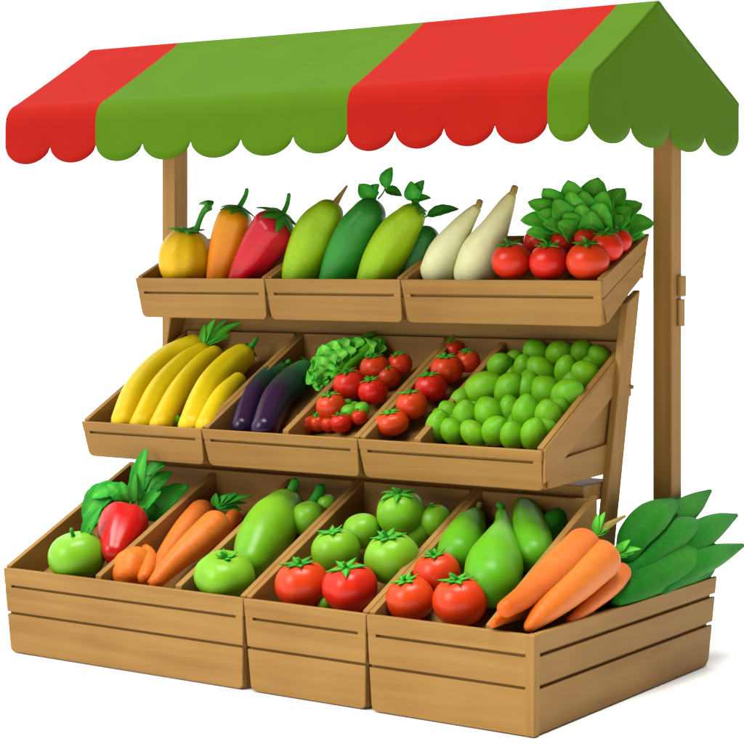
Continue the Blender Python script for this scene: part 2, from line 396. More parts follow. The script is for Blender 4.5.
# valance of scallops
def scallops(edges, fn, mats, midx_of, zt, seam=0.0):
    V, F, mi = [], [], []
    for (a, b, c) in edges:
        M = 20; st = len(V); rows = 5
        for i in range(M + 1):
            q = i / M; x = a + (b - a) * q
            e = (1 - abs(2 * q - 1) ** 2.0) ** 0.60
            zb = 2.026 - 0.074 * e
            for k in range(rows + 1):
                z = zt + (zb - zt) * k / rows
                V.append(fn(x, z, q, k / rows))
        for i in range(M):
            for k in range(rows):
                F.append((st + i * (rows + 1) + k, st + i * (rows + 1) + k + 1, st + (i + 1) * (rows + 1) + k + 1, st + (i + 1) * (rows + 1) + k)); mi.append(midx_of(c))
    return V, F, mi
edges = []
for (a, b, n, c) in stripes:
    for i in range(n): edges.append((a + (b - a) * i / n, a + (b - a) * (i + 1) / n, c))
sag = lambda x: 0.006 * math.sin(math.pi * (x - XL) / (XR - XL)) ** 2
def join(parts):
    global V, F, mi
    v, f, m = parts; st = len(V); V += v; F += [tuple(i + st for i in q) for q in f]; mi += m
join(scallops(edges, lambda x, z, q, k: (x, YF - 0.010 * k * math.sin(math.pi * q), z - sag(x)), None, lambda c: 0 if c == 'red' else 1, ZT))
awn = mesh('awning', V, F, None, stall, mats=[red, grn], midx=mi, solid=0.006)
bm = bmesh.new(); bm.from_mesh(awn.data); bmesh.ops.remove_doubles(bm, verts=bm.verts, dist=0.0004)
bmesh.ops.recalc_face_normals(bm, faces=bm.faces)
for e_ in bm.edges:
    if len(e_.link_faces) == 2 and e_.calc_face_angle(0) > 0.9: e_.smooth = False
bm.to_mesh(awn.data); bm.free()
pz = sorted(((y, z) for (y, z, _) in prof), key=lambda p: p[0])
def roof_z(y):
    for i in range(len(pz) - 1):
        if pz[i][0] <= y <= pz[i + 1][0]:
            d_ = pz[i + 1][0] - pz[i][0]
            return max(pz[i][1], pz[i + 1][1]) if d_ < 1e-6 else pz[i][1] + (pz[i + 1][1] - pz[i][1]) * (y - pz[i][0]) / d_
    return ZT
for (x0, sg, ci, hem) in ((XR, 1, 1, True), (XL, -1, 0, False)):
    V, F, mi = [], [], []; st = 0; ysam = []
    for i in range(4):
        for k in range(20): ysam.append((YF + (YB - YF) * (i + k / 20) / 4, k / 20))
    ysam += [(YB, 1.0)]; ysam += [(y, None) for (y, z) in pz if YF < y < YB]
    ysam = [(y, (((y - YF) / (YB - YF) * 4) % 1.0) if y < YB - 1e-6 else 0.0) for (y, _) in sorted(ysam)]
    NR = 9
    for (y, q) in ysam:
        zt_ = roof_z(y) if y > YF + 1e-6 else ZT; zt_ = max(zt_, ZT if hem else ZT + 0.045) - (0.004 if y > YF + 0.02 else 0)
        zb_ = 2.026 - 0.074 * (1 - abs(2 * q - 1) ** 2.0) ** 0.60 if hem else ZT + 0.04
        for k in range(NR + 1):
            f = k / NR; z = zt_ + (zb_ - zt_) * f
            out_ = 0.004 * math.sin(math.pi * q) * max(0, (ZT - z) / 0.2) if hem else 0
            V.append((x0 - sg * 0.0035 + sg * out_, y, z))
    for i in range(len(ysam) - 1):
        for k in range(NR):
            F.append((st + i * (NR + 1) + k, st + i * (NR + 1) + k + 1, st + (i + 1) * (NR + 1) + k + 1, st + (i + 1) * (NR + 1) + k)); mi.append(ci)
    mesh('awning_end_panel', V, F, None, stall, mats=[red, grn], midx=mi, solid=0.006)
# ------------------------------------------------------------------ crates
def crate(label, row, x0, x1, zb, fr, taper, recess, dividers=(), parallel=False, group=None, xfr=None, side=True, right_t=None, brace=False):
    yf, zf, run, rise, dpt = ROW[row]; t = 0.025
    root = thing('crate', label, 'crate', ((x0 + x1) / 2, yf + run / 2, zb), group)
    xr = x1 if xfr is None else xfr; g_ = 0.0006
    Lx = lambda f: x0 + g_ + taper * (1 - f)
    Rx = lambda f: xr - g_ - taper * (1 - f)
    Yy = lambda f: yf + recess * (1 - f)
    Zz = lambda f: zb + (zf - zb) * f
    tp = Vector((0, 0.016, 0))
    for i in range(len(fr) - 1):
        a, b = fr[i], fr[i + 1]; gap = 0.0045 / (zf - zb)
        a_ = a + (gap if i else 0); b_ = b - (gap if i < len(fr) - 2 else 0)
        if i == 0:
            c = 0.020; cf = c / (zf - zb); poly = []
            for q in (0, 0.33, 0.66, 1):
                an = math.pi / 2 * q; poly.append((Lx(0) + c * (1 - math.sin(an)) , Yy(0), Zz(a_ + cf * (1 - math.cos(an)))))
            poly = [(p[0], Yy((p[2] - zb) / (zf - zb)), p[2]) for p in poly][::-1]
            poly2 = []
            for q in (0, 0.33, 0.66, 1):
                an = math.pi / 2 * q; z = Zz(cf * (1 - math.cos(an))); poly2.append((Rx(0) - c * (1 - math.sin(an)), Yy((z - zb) / (zf - zb)), z))
            poly = poly + [] ; lower = poly[::-1]  # from bottom middle to left side
            left = [(Lx(0) + c, Yy(0), Zz(0)), (Lx(0) + c * .45, Yy(cf * .15), Zz(cf * .15)), (Lx(0) + c * .12, Yy(cf * .5), Zz(cf * .5)), (Lx(cf), Yy(cf), Zz(cf))]
            right = [(Rx(cf), Yy(cf), Zz(cf)), (Rx(0) - c * .12, Yy(cf * .5), Zz(cf * .5)), (Rx(0) - c * .45, Yy(cf * .15), Zz(cf * .15)), (Rx(0) - c, Yy(0), Zz(0))]
            if xfr is not None: right = [(Rx(0), Yy(0), Zz(0))]
            poly = left + [(Lx(b_), Yy(b_), Zz(b_)), (Rx(b_), Yy(b_), Zz(b_))] + right
        else:
            poly = [(Lx(a_), Yy(a_), Zz(a_)), (Lx(b_), Yy(b_), Zz(b_)), (Rx(b_), Yy(b_), Zz(b_)), (Rx(a_), Yy(a_), Zz(a_))]
        board('front_plank', poly, tp, root, 'x', 0.004)
    fg = fr[-2]; hb = 0.007 / (zf - zb)
    for (xa_, xb_) in ((lambda f: Lx(f) + .002, lambda f: Lx(f) + .034), (lambda f: Rx(f) - .034, lambda f: Rx(f) - .002)):
        if xfr is not None and xb_(1) > xr - .01: continue
        f0, f1 = fg - hb, fg + hb
        board('joint_block', [(xa_(f0), Yy(f0) + .0012, Zz(f0)), (xa_(f1), Yy(f1) + .0012, Zz(f1)), (xb_(f1), Yy(f1) + .0012, Zz(f1)), (xb_(f0), Yy(f0) + .0012, Zz(f0))], (0, .014, 0), root, 'x', 0.001)
    ins = 0.003 if row != 'b' else 0.007
    board('front_backing', [(Lx(.05) + ins, Yy(.05) + .0155, Zz(.05)), (Lx(.995) + ins, Yy(.995) + .0155, Zz(.995)), (Rx(.995) - ins, Yy(.995) + .0155, Zz(.995)), (Rx(.05) - ins, Yy(.05) + .0155, Zz(.05))], (0, 0.012, 0), root, 'x', 0.001)
    yb = yf + run; zt = zf + rise; zbb = zb + (rise if parallel else 0.02)
    rb = (0.045 if parallel else 0.11) if row != 'b' else 0.0
    top = lambda y: zf + rise * (y - yf) / run
    y0 = yf + 0.0165
    for (xo, sg) in ((x0 + g_, 1), (x1 - g_, -1)):
        if xfr is not None and sg < 0:
            continue
        tb = taper * sg
        ys = Yy(0) + 0.0165
        poly = [(xo + tb, ys, zb + 0.004), (xo, y0, top(y0)), (xo, yb, zt), (xo + tb, yb - rb, zbb)]
        s_ = board('side_board', poly, (sg * t, 0, 0), root, 'y', 0.003)
        if brace and sg < 0:
            # strips nailed on the outside: one along the slope, one along the bottom
            w1 = 0.125
            xa = lambda z: x1 - g_ - taper * (1 - min(1, (z - zb) / (zf - zb)))
            P = [(0, y0 + .002, top(y0) - w1 + .0), (0, y0 + .002, top(y0) - .006), (0, yb - .004, zt - .008), (0, yb - .004 - 0.02, zt - w1 - .015)]
            board('side_strip', [(x1 - g_ - 0.004, p[1], p[2]) for p in P], (0.0125, 0, 0), root, 'y', 0.004)
            P = [(0, ys + .004, zb + .008), (0, y0 + .014, zb + .098), (0, yb - rb + 0.02, zbb + .115), (0, yb - rb - .002, zbb + .004)]
            board('side_strip', [(x1 - g_ - 0.006, p[1], p[2]) for p in P], (0.0115, 0, 0), root, 'y', 0.003)
        if parallel and sg < 0 and brace is False:
            P = [(0, ys + .01, zb + .012), (0, y0 + .006, zb + .10), (0, yb - .02, zbb + .10), (0, yb - rb - .006, zbb + .014)]
            board('side_strip', [(x1 - g_ - 0.004 - taper * .5 , p[1], p[2]) for p in P], (0.008, 0, 0), root, 'y', 0.003)
    xi0, xi1 = x0 + t + g_ + .0005, x1 - t - g_ - .0005
    if xfr is not None: xi1 = x1
    board('back_board', [(xi0, yb - t, zt - dpt - .02), (xi1, yb - t, zt - dpt - .02), (xi1, yb - t, zt - .003), (xi0, yb - t, zt - .003)], (0, t - .001, 0), root, 'x')
    ty = y0 + 0.012; yt = yb - t - .001; tt = 0.012
    tx0, tx1 = xi0 + taper - .012, xi1 - (taper - .012 if xfr is None else 0)
    ty2 = yf + recess * min(1, dpt / (zf - zb)) + .019
    board('tray', [(tx0, ty2, top(ty2) - dpt), (tx1, ty2, top(ty2) - dpt), (tx1, yt, top(yt) - dpt), (tx0, yt, top(yt) - dpt)], (0, 0, tt), root, 'y', 0.001)
    for xd in dividers:
        board('divider', [(xd - .015, ty, top(ty) - dpt + tt), (xd - .015, ty, top(ty) - .002), (xd - .015, yt, top(yt) - .002), (xd - .015, yt, top(yt) - dpt + tt)], (0.030, 0, 0), root, 'y', 0.004)
    return root
G = 'wooden display crates on the stall'
FB = (0, 0.47, 0.79, 1.0); FM = (0, 0.70, 1.0); FT = (0, 0.63, 1.0)
bx = [X_at(p, 0) for p in (3, 243, 366)]
crate('three-compartment crate with green apple, red pepper and short carrots, bottom left', 'b', bx[0], bx[1], 0.004, FB, 0.02, 0.022, (X_at(93, 0), X_at(173, 0)), group=G)
crate('narrow bottom-row crate of green and red tomatoes, in the middle of three', 'b', bx[1], bx[2], 0.004, FB, 0.018, 0.022, group=G)
c3 = crate('large bottom right crate with long slatted side, holding red tomatoes, pears and carrots', 'b', bx[2], -0.190, 0.004, FB, 0.012, 0.015, (), group=G, xfr=-0.001)
mx_ = [X_at(p, 0.45) for p in (81, 201, 357, 541)]
crate('middle-tier crate full of yellow squash, leftmost', 'm', mx_[0], mx_[1], 0.735, FM, 0.014, 0.035, group=G)
crate('middle-tier crate divided between aubergines and small red tomatoes', 'm', mx_[1], mx_[2], 0.735, FM, 0.014, 0.035, (X_at(281, 0.45),), group=G)
crate('middle-tier crate heaped with green limes beside a narrow tomato bay', 'm', mx_[2], mx_[3], 0.735, FM, 0.012, 0.035, (X_at(413, 0.45),), group=G, brace=True)
tx_ = [X_at(p, 0.85) for p in (135, 264, 400, 601)]
crate('top-tier crate with yellow squash, orange and red pepper', 't', tx_[0], tx_[1], 1.30, FT, 0.013, 0.035, parallel=True, group=G)
crate('top-tier crate with green courgettes, in the middle', 't', tx_[1], tx_[2], 1.30, FT, 0.013, 0.035, parallel=True, group=G)
crate('top-tier crate with pale gourds, tomatoes and leafy greens', 't', tx_[2], tx_[3], 1.30, FT, 0.013, 0.035, parallel=True, group=G)
# the right-hand bay of the big crate: right wall of three long planks, divider on the slope, back and floor
yf, zf, run, rise, dpt = ROW['b']; zb = 0.004; YE = 1.41
for i in range(3):
    a, b = FB[i], FB[i + 1]; gap = 0.006 / (zf - zb); a_ = a + (gap if i else 0); b_ = b - (gap if i < 2 else 0)
    Zz = lambda f: zb + (zf - zb) * f
    ye = lambda f: YE - 0.055 * (1 - f)
    tx = lambda f: -0.0035 - 0.012 * (1 - f)
    ys = lambda f: 0.0165 + 0.015 * (1 - f)
    extra = [(tx(a_), ye(a_), Zz(a_))] if i else [(tx(.06), ye(.06), Zz(.06)), (tx(0), ye(0) - .02, Zz(0))]
    board('side_plank', [(tx(a_), ys(a_), Zz(a_)), (tx(b_), ys(b_), Zz(b_)), (tx(b_), ye(b_), Zz(b_))] + extra, (-0.016, 0, 0), c3, 'y', 0.004)
board('side_backing', [(-0.031, .03, .03), (-0.0195, .03, .333), (-0.0195, YE - .012, .333), (-0.031, YE - .07, .03)], (-0.015, 0, 0), c3, 'y', 0.001)
top = lambda y: zf + rise * y / run
cp = []
for (z, dx, dy) in ((0.003, -.012, .015), (0.3365, 0, 0)):
    for (x, y) in ((-.036, -.0018), (.0012, -.0018), (.0012, .036), (-.036, .036)): cp.append((x + dx, y + dy, z))
mesh('corner_post', cp, [(3, 2, 1, 0), (4, 5, 6, 7), (0, 1, 5, 4), (1, 2, 6, 5), (2, 3, 7, 6), (3, 0, 4, 7)], wood('z'), c3, bevel=.006)
board('divider', [(-0.203, .0285, .03), (-0.203, .0285, top(.0285) - .001), (-0.203, .76, top(.76)), (-0.203, .76, .03)], (0.028, 0, 0), c3, 'y', 0.005)
boxb('back_board', -0.122, -0.022, YE - 0.075, YE - 0.06, .03, .33, c3, 'x')
boxb('inner_board', -0.137, -0.122, 0.775, YE - 0.06, .03, .33, c3, 'y')
boxb('inner_board', -0.176, -0.122, 0.76, 0.774, .03, .33, c3, 'x')
boxb('tray', -0.176, -0.044, 0.03, 0.759, .17, .185, c3, 'y')
boxb('tray', -0.121, -0.044, 0.76, YE - 0.08, .17, .185, c3, 'y')

# ------------------------------------------------------------------ skins
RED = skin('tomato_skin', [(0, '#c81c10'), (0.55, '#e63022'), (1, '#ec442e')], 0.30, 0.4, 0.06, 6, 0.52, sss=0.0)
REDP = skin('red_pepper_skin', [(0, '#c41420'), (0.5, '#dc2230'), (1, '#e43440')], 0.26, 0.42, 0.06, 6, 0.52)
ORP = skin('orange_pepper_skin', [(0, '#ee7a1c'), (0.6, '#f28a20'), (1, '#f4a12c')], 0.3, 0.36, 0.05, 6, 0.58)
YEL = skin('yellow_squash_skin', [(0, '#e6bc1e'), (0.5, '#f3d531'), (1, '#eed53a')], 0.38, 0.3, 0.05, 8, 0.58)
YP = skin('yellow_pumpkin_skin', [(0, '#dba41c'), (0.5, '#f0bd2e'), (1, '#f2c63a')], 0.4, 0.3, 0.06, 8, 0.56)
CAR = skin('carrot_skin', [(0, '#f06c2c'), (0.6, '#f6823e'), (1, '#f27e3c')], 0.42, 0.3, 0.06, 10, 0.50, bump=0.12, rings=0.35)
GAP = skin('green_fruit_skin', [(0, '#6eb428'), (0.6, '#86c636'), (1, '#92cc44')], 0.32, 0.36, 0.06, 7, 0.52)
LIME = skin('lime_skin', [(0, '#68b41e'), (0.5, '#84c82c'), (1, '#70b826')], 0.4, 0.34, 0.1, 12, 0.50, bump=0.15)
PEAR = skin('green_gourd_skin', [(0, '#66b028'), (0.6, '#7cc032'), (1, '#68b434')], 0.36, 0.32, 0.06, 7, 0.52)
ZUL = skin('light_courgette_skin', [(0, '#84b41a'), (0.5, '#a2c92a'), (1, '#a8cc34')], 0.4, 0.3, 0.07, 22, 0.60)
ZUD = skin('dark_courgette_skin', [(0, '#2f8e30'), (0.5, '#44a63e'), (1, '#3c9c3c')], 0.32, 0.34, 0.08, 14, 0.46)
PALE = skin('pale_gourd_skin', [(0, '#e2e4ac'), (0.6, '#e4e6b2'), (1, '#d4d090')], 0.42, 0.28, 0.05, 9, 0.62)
EGG = skin('aubergine_skin', [(0, '#2c123c'), (0.5, '#33204a'), (0.75, '#2f5640'), (1, '#4a9a4c')], 0.26, 0.4, 0.05, 10, 0.5)
GRB = skin('small_green_skin', [(0, '#5ab42c'), (1, '#78cf40')], 0.34, 0.32, 0.08, 10, 0.56)
POD = skin('dark_pod_skin', [(0, '#25882a'), (0.6, '#4cae3a'), (1, '#298c2e')], 0.6, 0.1, 0.12, 16, 0.38)
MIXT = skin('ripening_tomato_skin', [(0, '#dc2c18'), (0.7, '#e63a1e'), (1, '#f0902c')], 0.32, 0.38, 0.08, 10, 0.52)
STEM = skin('stem_skin', [(0, '#2f8f2c'), (1, '#4cab34')], 0.5, 0.25, 0.1, 20, 0.5)
DRY = skin('dry_stem_skin', [(0, '#b9a254'), (1, '#a88c50')], 0.6, 0.2, 0.1, 20, 0.5)
SEP = leafmat('sepal_leaf', '#2c8a28', '#58b83a'); LEAFD = leafmat('dark_leaf', '#2a942e', '#52bb40'); LEAFB = leafmat('bright_leaf', '#4ab838', '#74d44e', 0.62)
LEAFL = leafmat('lettuce_leaf', '#50c03a', '#88dc58', 0.56)

# ------------------------------------------------------------------ produce builders
SEED = [0]
def nseed(): SEED[0] += 1; return SEED[0]
def round_fruit(name, cat, label, px, py, r, row=None, mat=RED, group=None, lift=0.0, squash=0.9, lobes=5, amp=0.05, dimple=0.2, wide=1.0,
                tilt=(0.0, -0.28), calyx=6, csize=0.85, stem=0.28, p=None, bare=False, taper=0.0, bottom=0.06):
    r *= 1.18 if row == 'm' else 1.10; csize *= 0.72
    if p is None: p, rm = lay(px, py, r, row, lift)
    else: rm = r * dep(p) / FPX
    s = nseed(); rr = random.Random(s); up = Vector((tilt[0] + rr.uniform(-.08, .08), tilt[1] + rr.uniform(-.06, .06), 1)).normalized()
    V, F, tv, pt = globe(p, rm, up, squash, lobes, amp, dimple, bottom, taper, ph=rr.random() * 3, wide=wide)
    if bare:
        o = mesh(name, V, F, mat, tv=tv, loc=p); return tag(o, label, cat, group)
    root = thing(name, label, cat, p - Vector((0, 0, rm * squash)), group)
    mesh('body', V, F, mat, root, tv=tv)
    if calyx:
        V, F, tv = calyx_on(pt, p, rm, calyx, csize, 0.22, 0.02, rr.random() * 6, 0.12, rr)
        cx = mesh('calyx', V, F, SEP, root, tv=tv, solid=rm * 0.03)
    if stem:
        b0 = p + up * (rm * squash * (1 - dimple) * 0.98); b1 = b0 + up * rm * stem * .6 + Vector((rr.uniform(-.1, .1), -.04, 0)) * rm; b2 = b0 + up * rm * stem + Vector((rr.uniform(-.25, .25), -.1, 0)) * rm
        V, F, tv = tube([b0, b1, b2], rm * 0.075, rm * 0.065); mesh('stem', V, F, STEM, root, tv=tv)
    return root
def pts_of(axis, row=None, Y=None, X=None, lift=0.0, rmax=None):
    out = []
    for i, a in enumerate(axis):
        px, py, r = a[:3]; ex = a[3] if len(a) > 3 else 0.0
        if row: 
            p, rm = lay(px, py, (rmax or r), row, lift + ex); rm = r * dep(p) / FPX
        elif Y is not None: p = on_y(px, py, Y + ex); rm = r * dep(p) / FPX
        else: p = on_x(px, py, X + ex); rm = r * dep(p) / FPX
        out.append((p, rm))
    return out
def long_fruit(name, cat, label, axis, mat, row=None, Y=None, X=None, group=None, lift=0.0, rmax=None, lobes=0, amp=0.0, cap0=1.0, cap1=0.9,
               stem=None, stemmat=STEM, stem_r=(3, 2), calyx=0, csize=0.8, wob=0.02, flat=1.0, twist=0.0, bodyname='body', bare=False):
    gr = 1.12 if row == 'm' else (1.10 if mat is POD else (1.05 if row == 'b' else 1.0))
    P = [(p_, r_ * gr) for p_, r_ in pts_of(axis, row, Y, X, lift, rmax)]; s = nseed()
    V, F, tv = sweep(P, 28, 36, lobes, amp, cap0, cap1, flat, twist, wob, seed=s)
    low = min(P, key=lambda q: q[0].z)[0]
    if bare and not stem and not calyx:
        o = mesh(name, V, F, mat, tv=tv, loc=low); return tag(o, label, cat, group)
    root = thing(name, label, cat, low, group)
    mesh(bodyname, V, F, mat, root, tv=tv)
    e, er = P[-1]; d = (P[-1][0] - P[-2][0]).normalized(); rr = random.Random(s)
    if calyx:
        rc = er * 1.0
        a, b, u = frame_of(d)
        def pt(th, ph_): return e + a * math.cos(ph_) * math.sin(th) * rc * 1.02 + b * math.sin(ph_) * math.sin(th) * rc * 1.02 + u * (rc * 0.9 * cap1 * math.cos(th) + 0.001)
        V, F, tv = calyx_on(pt, e, rc, calyx, csize * 1.4, 0.3, 0.03, rr.random() * 6, 0.12, rr)
        mesh('calyx', V, F, SEP, root, tv=tv, solid=rc * 0.04)
    if stem:
        q = []
        for k, (sx, sy) in enumerate(stem):
            dd = dep(e); v = ray(sx, sy); q.append(CAM + v * dd)
        kk = dep(e) / FPX
        q = [e + d * er * cap1 * 0.7] + q
        V, F, tv = tube(q, stem_r[0] * kk, stem_r[1] * kk, 10, 14); mesh('stem', V, F, stemmat, root, tv=tv)
    return root
def px_leaf(root, b, t, w, mat, depth_at, **kw):
    """leaf from pixel b to pixel t, at the distance of point depth_at (+ offsets)"""
    d0 = dep(depth_at); db = kw.pop('db', 0.0); dt = kw.pop('dt', 0.0)
    B_ = CAM + ray(*b) * (d0 + db); T_ = CAM + ray(*t) * (d0 + dt)
    kw.setdefault('seed', nseed())
    return add_leaf(root, B_, T_, w * d0 / FPX, mat, **kw)

# ================================================================== TOP ROW
YT = 0.99
r_ = round_fruit('yellow_squash', 'squash', 'round yellow ribbed squash with a hooked green stem, top left', 186, 259, 25.5, mat=YP, p=on_y(186, 259, YT), squash=1.15, lobes=9, amp=0.09, dimple=0.12,
    tilt=(0.25, -0.15), calyx=7, csize=0.8, stem=0)
p = on_y(186, 259, YT)
q = [on_y(a, b, YT) for a, b in ((194, 238), (199, 222), (204, 211), (211, 205), (205, 203), (199, 204))]
V, F, tv = sweep([(q[0], .016), (q[1], .012), (q[2], .014), (q[3], .020), (q[4], .011), (q[5], .003)], 12, 20, cap0=.3, cap1=.3); mesh('stem', V, F, STEM, r_, tv=tv)
long_fruit('orange_pepper', 'pepper', 'tall orange pepper between the yellow squash and the red pepper', [(217, 300, 12), (221, 272, 15), (229, 240, 18.5), (235, 219, 18)], ORP, Y=YT + .02, lobes=4, amp=0.07,
    stem=[(245, 197), (247, 189)], calyx=7, csize=0.75, cap1=.75)
long_fruit('red_pepper', 'pepper', 'slanting glossy red pepper, right of the orange pepper', [(238, 300, 13), (247, 274, 17.5), (262, 247, 22), (275, 227, 23)], REDP, Y=YT - .01, lobes=5, amp=0.10,
    stem=[(287, 205), (289, 194)], calyx=7, csize=0.85, cap1=.7, wob=.03)
long_fruit('courgette', 'courgette', 'yellow-green courgette with a dry tan stem, leftmost of the top crate', [(298, 297, 18), (303, 265, 20.5), (316, 232, 22), (329, 213, 16)], ZUL, Y=YT, lobes=8, amp=0.035,
    stem=[(340, 196), (347, 186)], stemmat=DRY, stem_r=(4, 1.2))
z5 = long_fruit('courgette', 'courgette', 'dark green courgette topped with three small leaves, top tier', [(332, 297, 17), (343, 262, 20), (357, 232, 21), (370, 213, 18)], ZUD, Y=YT + .01, lobes=7, amp=0.03,
    stem=[(374, 199), (378, 192)], stem_r=(3, 1.5))
e = on_y(370, 208, YT + .01)
px_leaf(z5, (370, 199), (359, 184), 17, LEAFD, e, shape=.9); px_leaf(z5, (369, 199), (379, 184), 14, LEAFD, e, shape=.9)
px_leaf(z5, (385, 188), (392, 167), 15, LEAFD, e, shape=.8); px_leaf(z5, (385, 190), (402, 196), 12, LEAFD, e, shape=.8)
V, F, tv = tube([CAM + ray(*a) * dep(e) for a in ((378, 199), (383, 193), (386, 186))], .004, .003); mesh('stalk', V, F, STEM, z5, tv=tv)
z6 = long_fruit('courgette', 'courgette', 'lime-green courgette leaning right with a leaf beside its tip, top tier', [(370, 297, 17), (382, 263, 20.5), (398, 234, 20.5), (412, 216, 15)], ZUL, Y=YT - .01, lobes=8, amp=0.04,
    stem=[(415, 204), (417, 201)], stem_r=(5, 3), calyx=6, csize=.5)
e = on_y(412, 213, YT)
px_leaf(z6, (414, 201), (411, 181), 17, LEAFD, e, shape=.7); px_leaf(z6, (414, 201), (424, 180), 15, LEAFD, e, shape=.8); px_leaf(z6, (415, 201), (431, 198), 9, LEAFD, e, shape=.8)
px_leaf(z6, (427, 216), (459, 209), 14, LEAFD, e, shape=.8, bend=.1)
V, F, tv = tube([CAM + ray(*a) * dep(e) for a in ((421, 222), (424, 218), (430, 215))], .004, .003); mesh('stalk', V, F, STEM, z6, tv=tv)
long_fruit('green_pepper', 'pepper', 'dark green pepper half hidden behind the lime-green courgette', [(405, 288, 14), (418, 258, 15), (427, 236, 13)], ZUD, Y=YT + .09, lobes=4, amp=0.08, bare=True)
long_fruit('pale_gourd', 'gourd', 'shorter pale cream gourd, left of the pair', [(438, 272, 18), (446, 252, 17.5), (459, 231, 12.5), (470, 216, 8), (477, 208, 5)], PALE, Y=YT, cap1=.6, stem=[(480, 201)], stem_r=(3.6, 3.4), stemmat=DRY)
long_fruit('pale_gourd', 'gourd', 'taller pale cream gourd beside the tomatoes', [(473, 275, 20), (482, 252, 20.5), (495, 228, 14.5), (506, 206, 9), (512, 195, 5)], PALE, Y=YT + .01, cap1=.6, stem=[(515, 187)], stem_r=(4, 3.6), stemmat=DRY)
GT = 'tomatoes in the top crate'
for (x, y, r, Y, mt, lb) in ((512, 261, 19, .93, RED, 'left of the three front tomatoes in the top crate'), (549.5, 262, 19, .94, RED, 'middle of the three front tomatoes in the top crate'), (588, 261, 20, .93, RED, 'right of the three front tomatoes in the top crate'),
                         (538, 241, 13.5, 1.06, RED, 'small tomato behind, just under the left end of the leafy greens'), (563, 243, 12, 1.05, RED, 'small tomato peeping out between middle and right front tomatoes'), (586, 239, 11, 1.05, RED, 'smallest tomato tucked behind the right front tomato'),
                         (607, 247, 15.5, 1.00, MIXT, 'orange-red tomato with yellow shoulder at the right side board'), (619, 241, 12, 1.07, RED, 'red tomato wedged at the back right corner of the top crate')):
    round_fruit('tomato', 'tomato', 'red ' * (mt is RED) + lb if not lb.startswith('red') and mt is RED else lb, x, y, r, mat=mt, p=on_y(x, y, Y), group=GT, squash=.92, lobes=5, amp=.03, dimple=.14, csize=.8, stem=.35)
lp = on_y(583, 245, 1.13)
let = thing('leafy_greens', 'fan-shaped bunch of bright green leaves behind the top-tier tomatoes', 'leafy greens', lp)
Z = lambda a, b: (410 + a * .336, 170 + b * .336)
for (tx, ty, bx_, by, w_, dd) in (
    (560, 22, 545, 150, 92, .07), (470, 30, 500, 150, 74, .06), (640, 55, 590, 150, 74, .05), (395, 55, 460, 160, 70, .05), (692, 100, 600, 175, 70, .03), (350, 95, 450, 165, 62, .02), (728, 158, 610, 200, 70, .0),
    (328, 150, 440, 185, 62, .0), (515, 60, 530, 170, 66, .03), (600, 60, 570, 170, 60, .03), (430, 85, 475, 180, 64, -.01), (475, 60, 500, 165, 60, -.0), (575, 95, 560, 190, 78, -.03), (505, 100, 525, 190, 66, -.02),
    (655, 140, 590, 195, 54, -.02), (700, 195, 600, 215, 50, -.02), (395, 160, 480, 190, 60, -.04), (455, 130, 500, 190, 56, -.04), (580, 60, 570, 160, 60, .01), (660, 110, 600, 180, 60, -.0), (540, 120, 545, 200, 60, -.045), (380, 125, 460, 180, 60, -.01), (610, 120, 585, 190, 56, -.03), (620, 170, 570, 215, 60, -.05), (530, 165, 540, 215, 62, -.06), (440, 155, 490, 205, 60, -.06), (345, 185, 430, 215, 50, -.03), (640, 215, 590, 225, 44, -.05), (690, 185, 640, 225, 40, -.03)):
    px_leaf(let, Z(bx_, by), Z(tx, ty), w_ * .336 * 1.35, LEAFB, lp, dt=dd - .02, db=dd + .02, bend=.2, cup=.15, shape=.75, ruffle=.05, rnd=.55)
V, F, tv = sweep([(on_y(560, 262, 1.15), .05), (on_y(583, 250, 1.15), .055), (on_y(612, 246, 1.15), .045)], 16, 14, wob=.05); mesh('heart', V, F, LEAFD, let, tv=tv)

# ================================================================== MIDDLE ROW
s0 = long_fruit('long_yellow_squash', 'squash', 'long yellow squash crowned with spiky green leaves, leftmost', [(122, 422, 10.5), (138, 389, 12.5), (166, 361, 13), (197, 345, 11)], YEL, row='m', rmax=11, lift=.03, lobes=5, amp=.05)
e = s0.children[0]; ep, _ = lay(205, 345, 10, 'm', .04)
for (t_, w_) in (((216, 318), 8), ((205, 324), 7), ((243, 322), 9), ((238, 334), 9), ((228, 319), 7), ((225, 330), 8)):
    px_leaf(s0, (203, 347), t_, w_, LEAFB, ep, bend=.08, cup=.5, shape=1.0)
GS = 'long yellow squash in the middle tier'; s0['group'] = GS
long_fruit('long_yellow_squash', 'squash', 'long yellow squash pressed against the leaf-crowned one', [(141, 425, 11), (160, 391, 12.5), (184, 366, 12), (204, 352, 9.5)], YEL, row='m', rmax=10, lobes=5, amp=.06, group=GS, lift=.015)
long_fruit('long_yellow_squash', 'squash', 'slim yellow squash in the middle of its crate, plain tip', [(160, 426, 10), (180, 391, 10.5), (201, 366, 10), (215, 354, 8.5)], YEL, row='m', rmax=9.5, lobes=0, group=GS, lift=.02)
long_fruit('long_yellow_squash', 'squash', 'thickest yellow squash with a short green stem, at the right divider', [(191, 426, 12), (209, 390, 14), (230, 367, 14), (243, 356, 12)], YEL, row='m', rmax=12, lobes=5, amp=.07, group=GS, lift=.025,
    stem=[(251, 347), (257, 338)], stem_r=(5, 2), calyx=6, csize=.6)
long_fruit('long_yellow_squash', 'squash', 'short yellow squash lying in front of the thickest one', [(205, 427, 9), (222, 398, 10), (239, 379, 7)], YEL, row='m', rmax=9, lobes=0, group=GS, lift=.045, cap1=.7)
long_fruit('green_pepper', 'pepper', 'small green pepper barely showing under the yellow squash', [(150, 424, 6), (176, 421, 6)], GRB, row='m', bare=True)
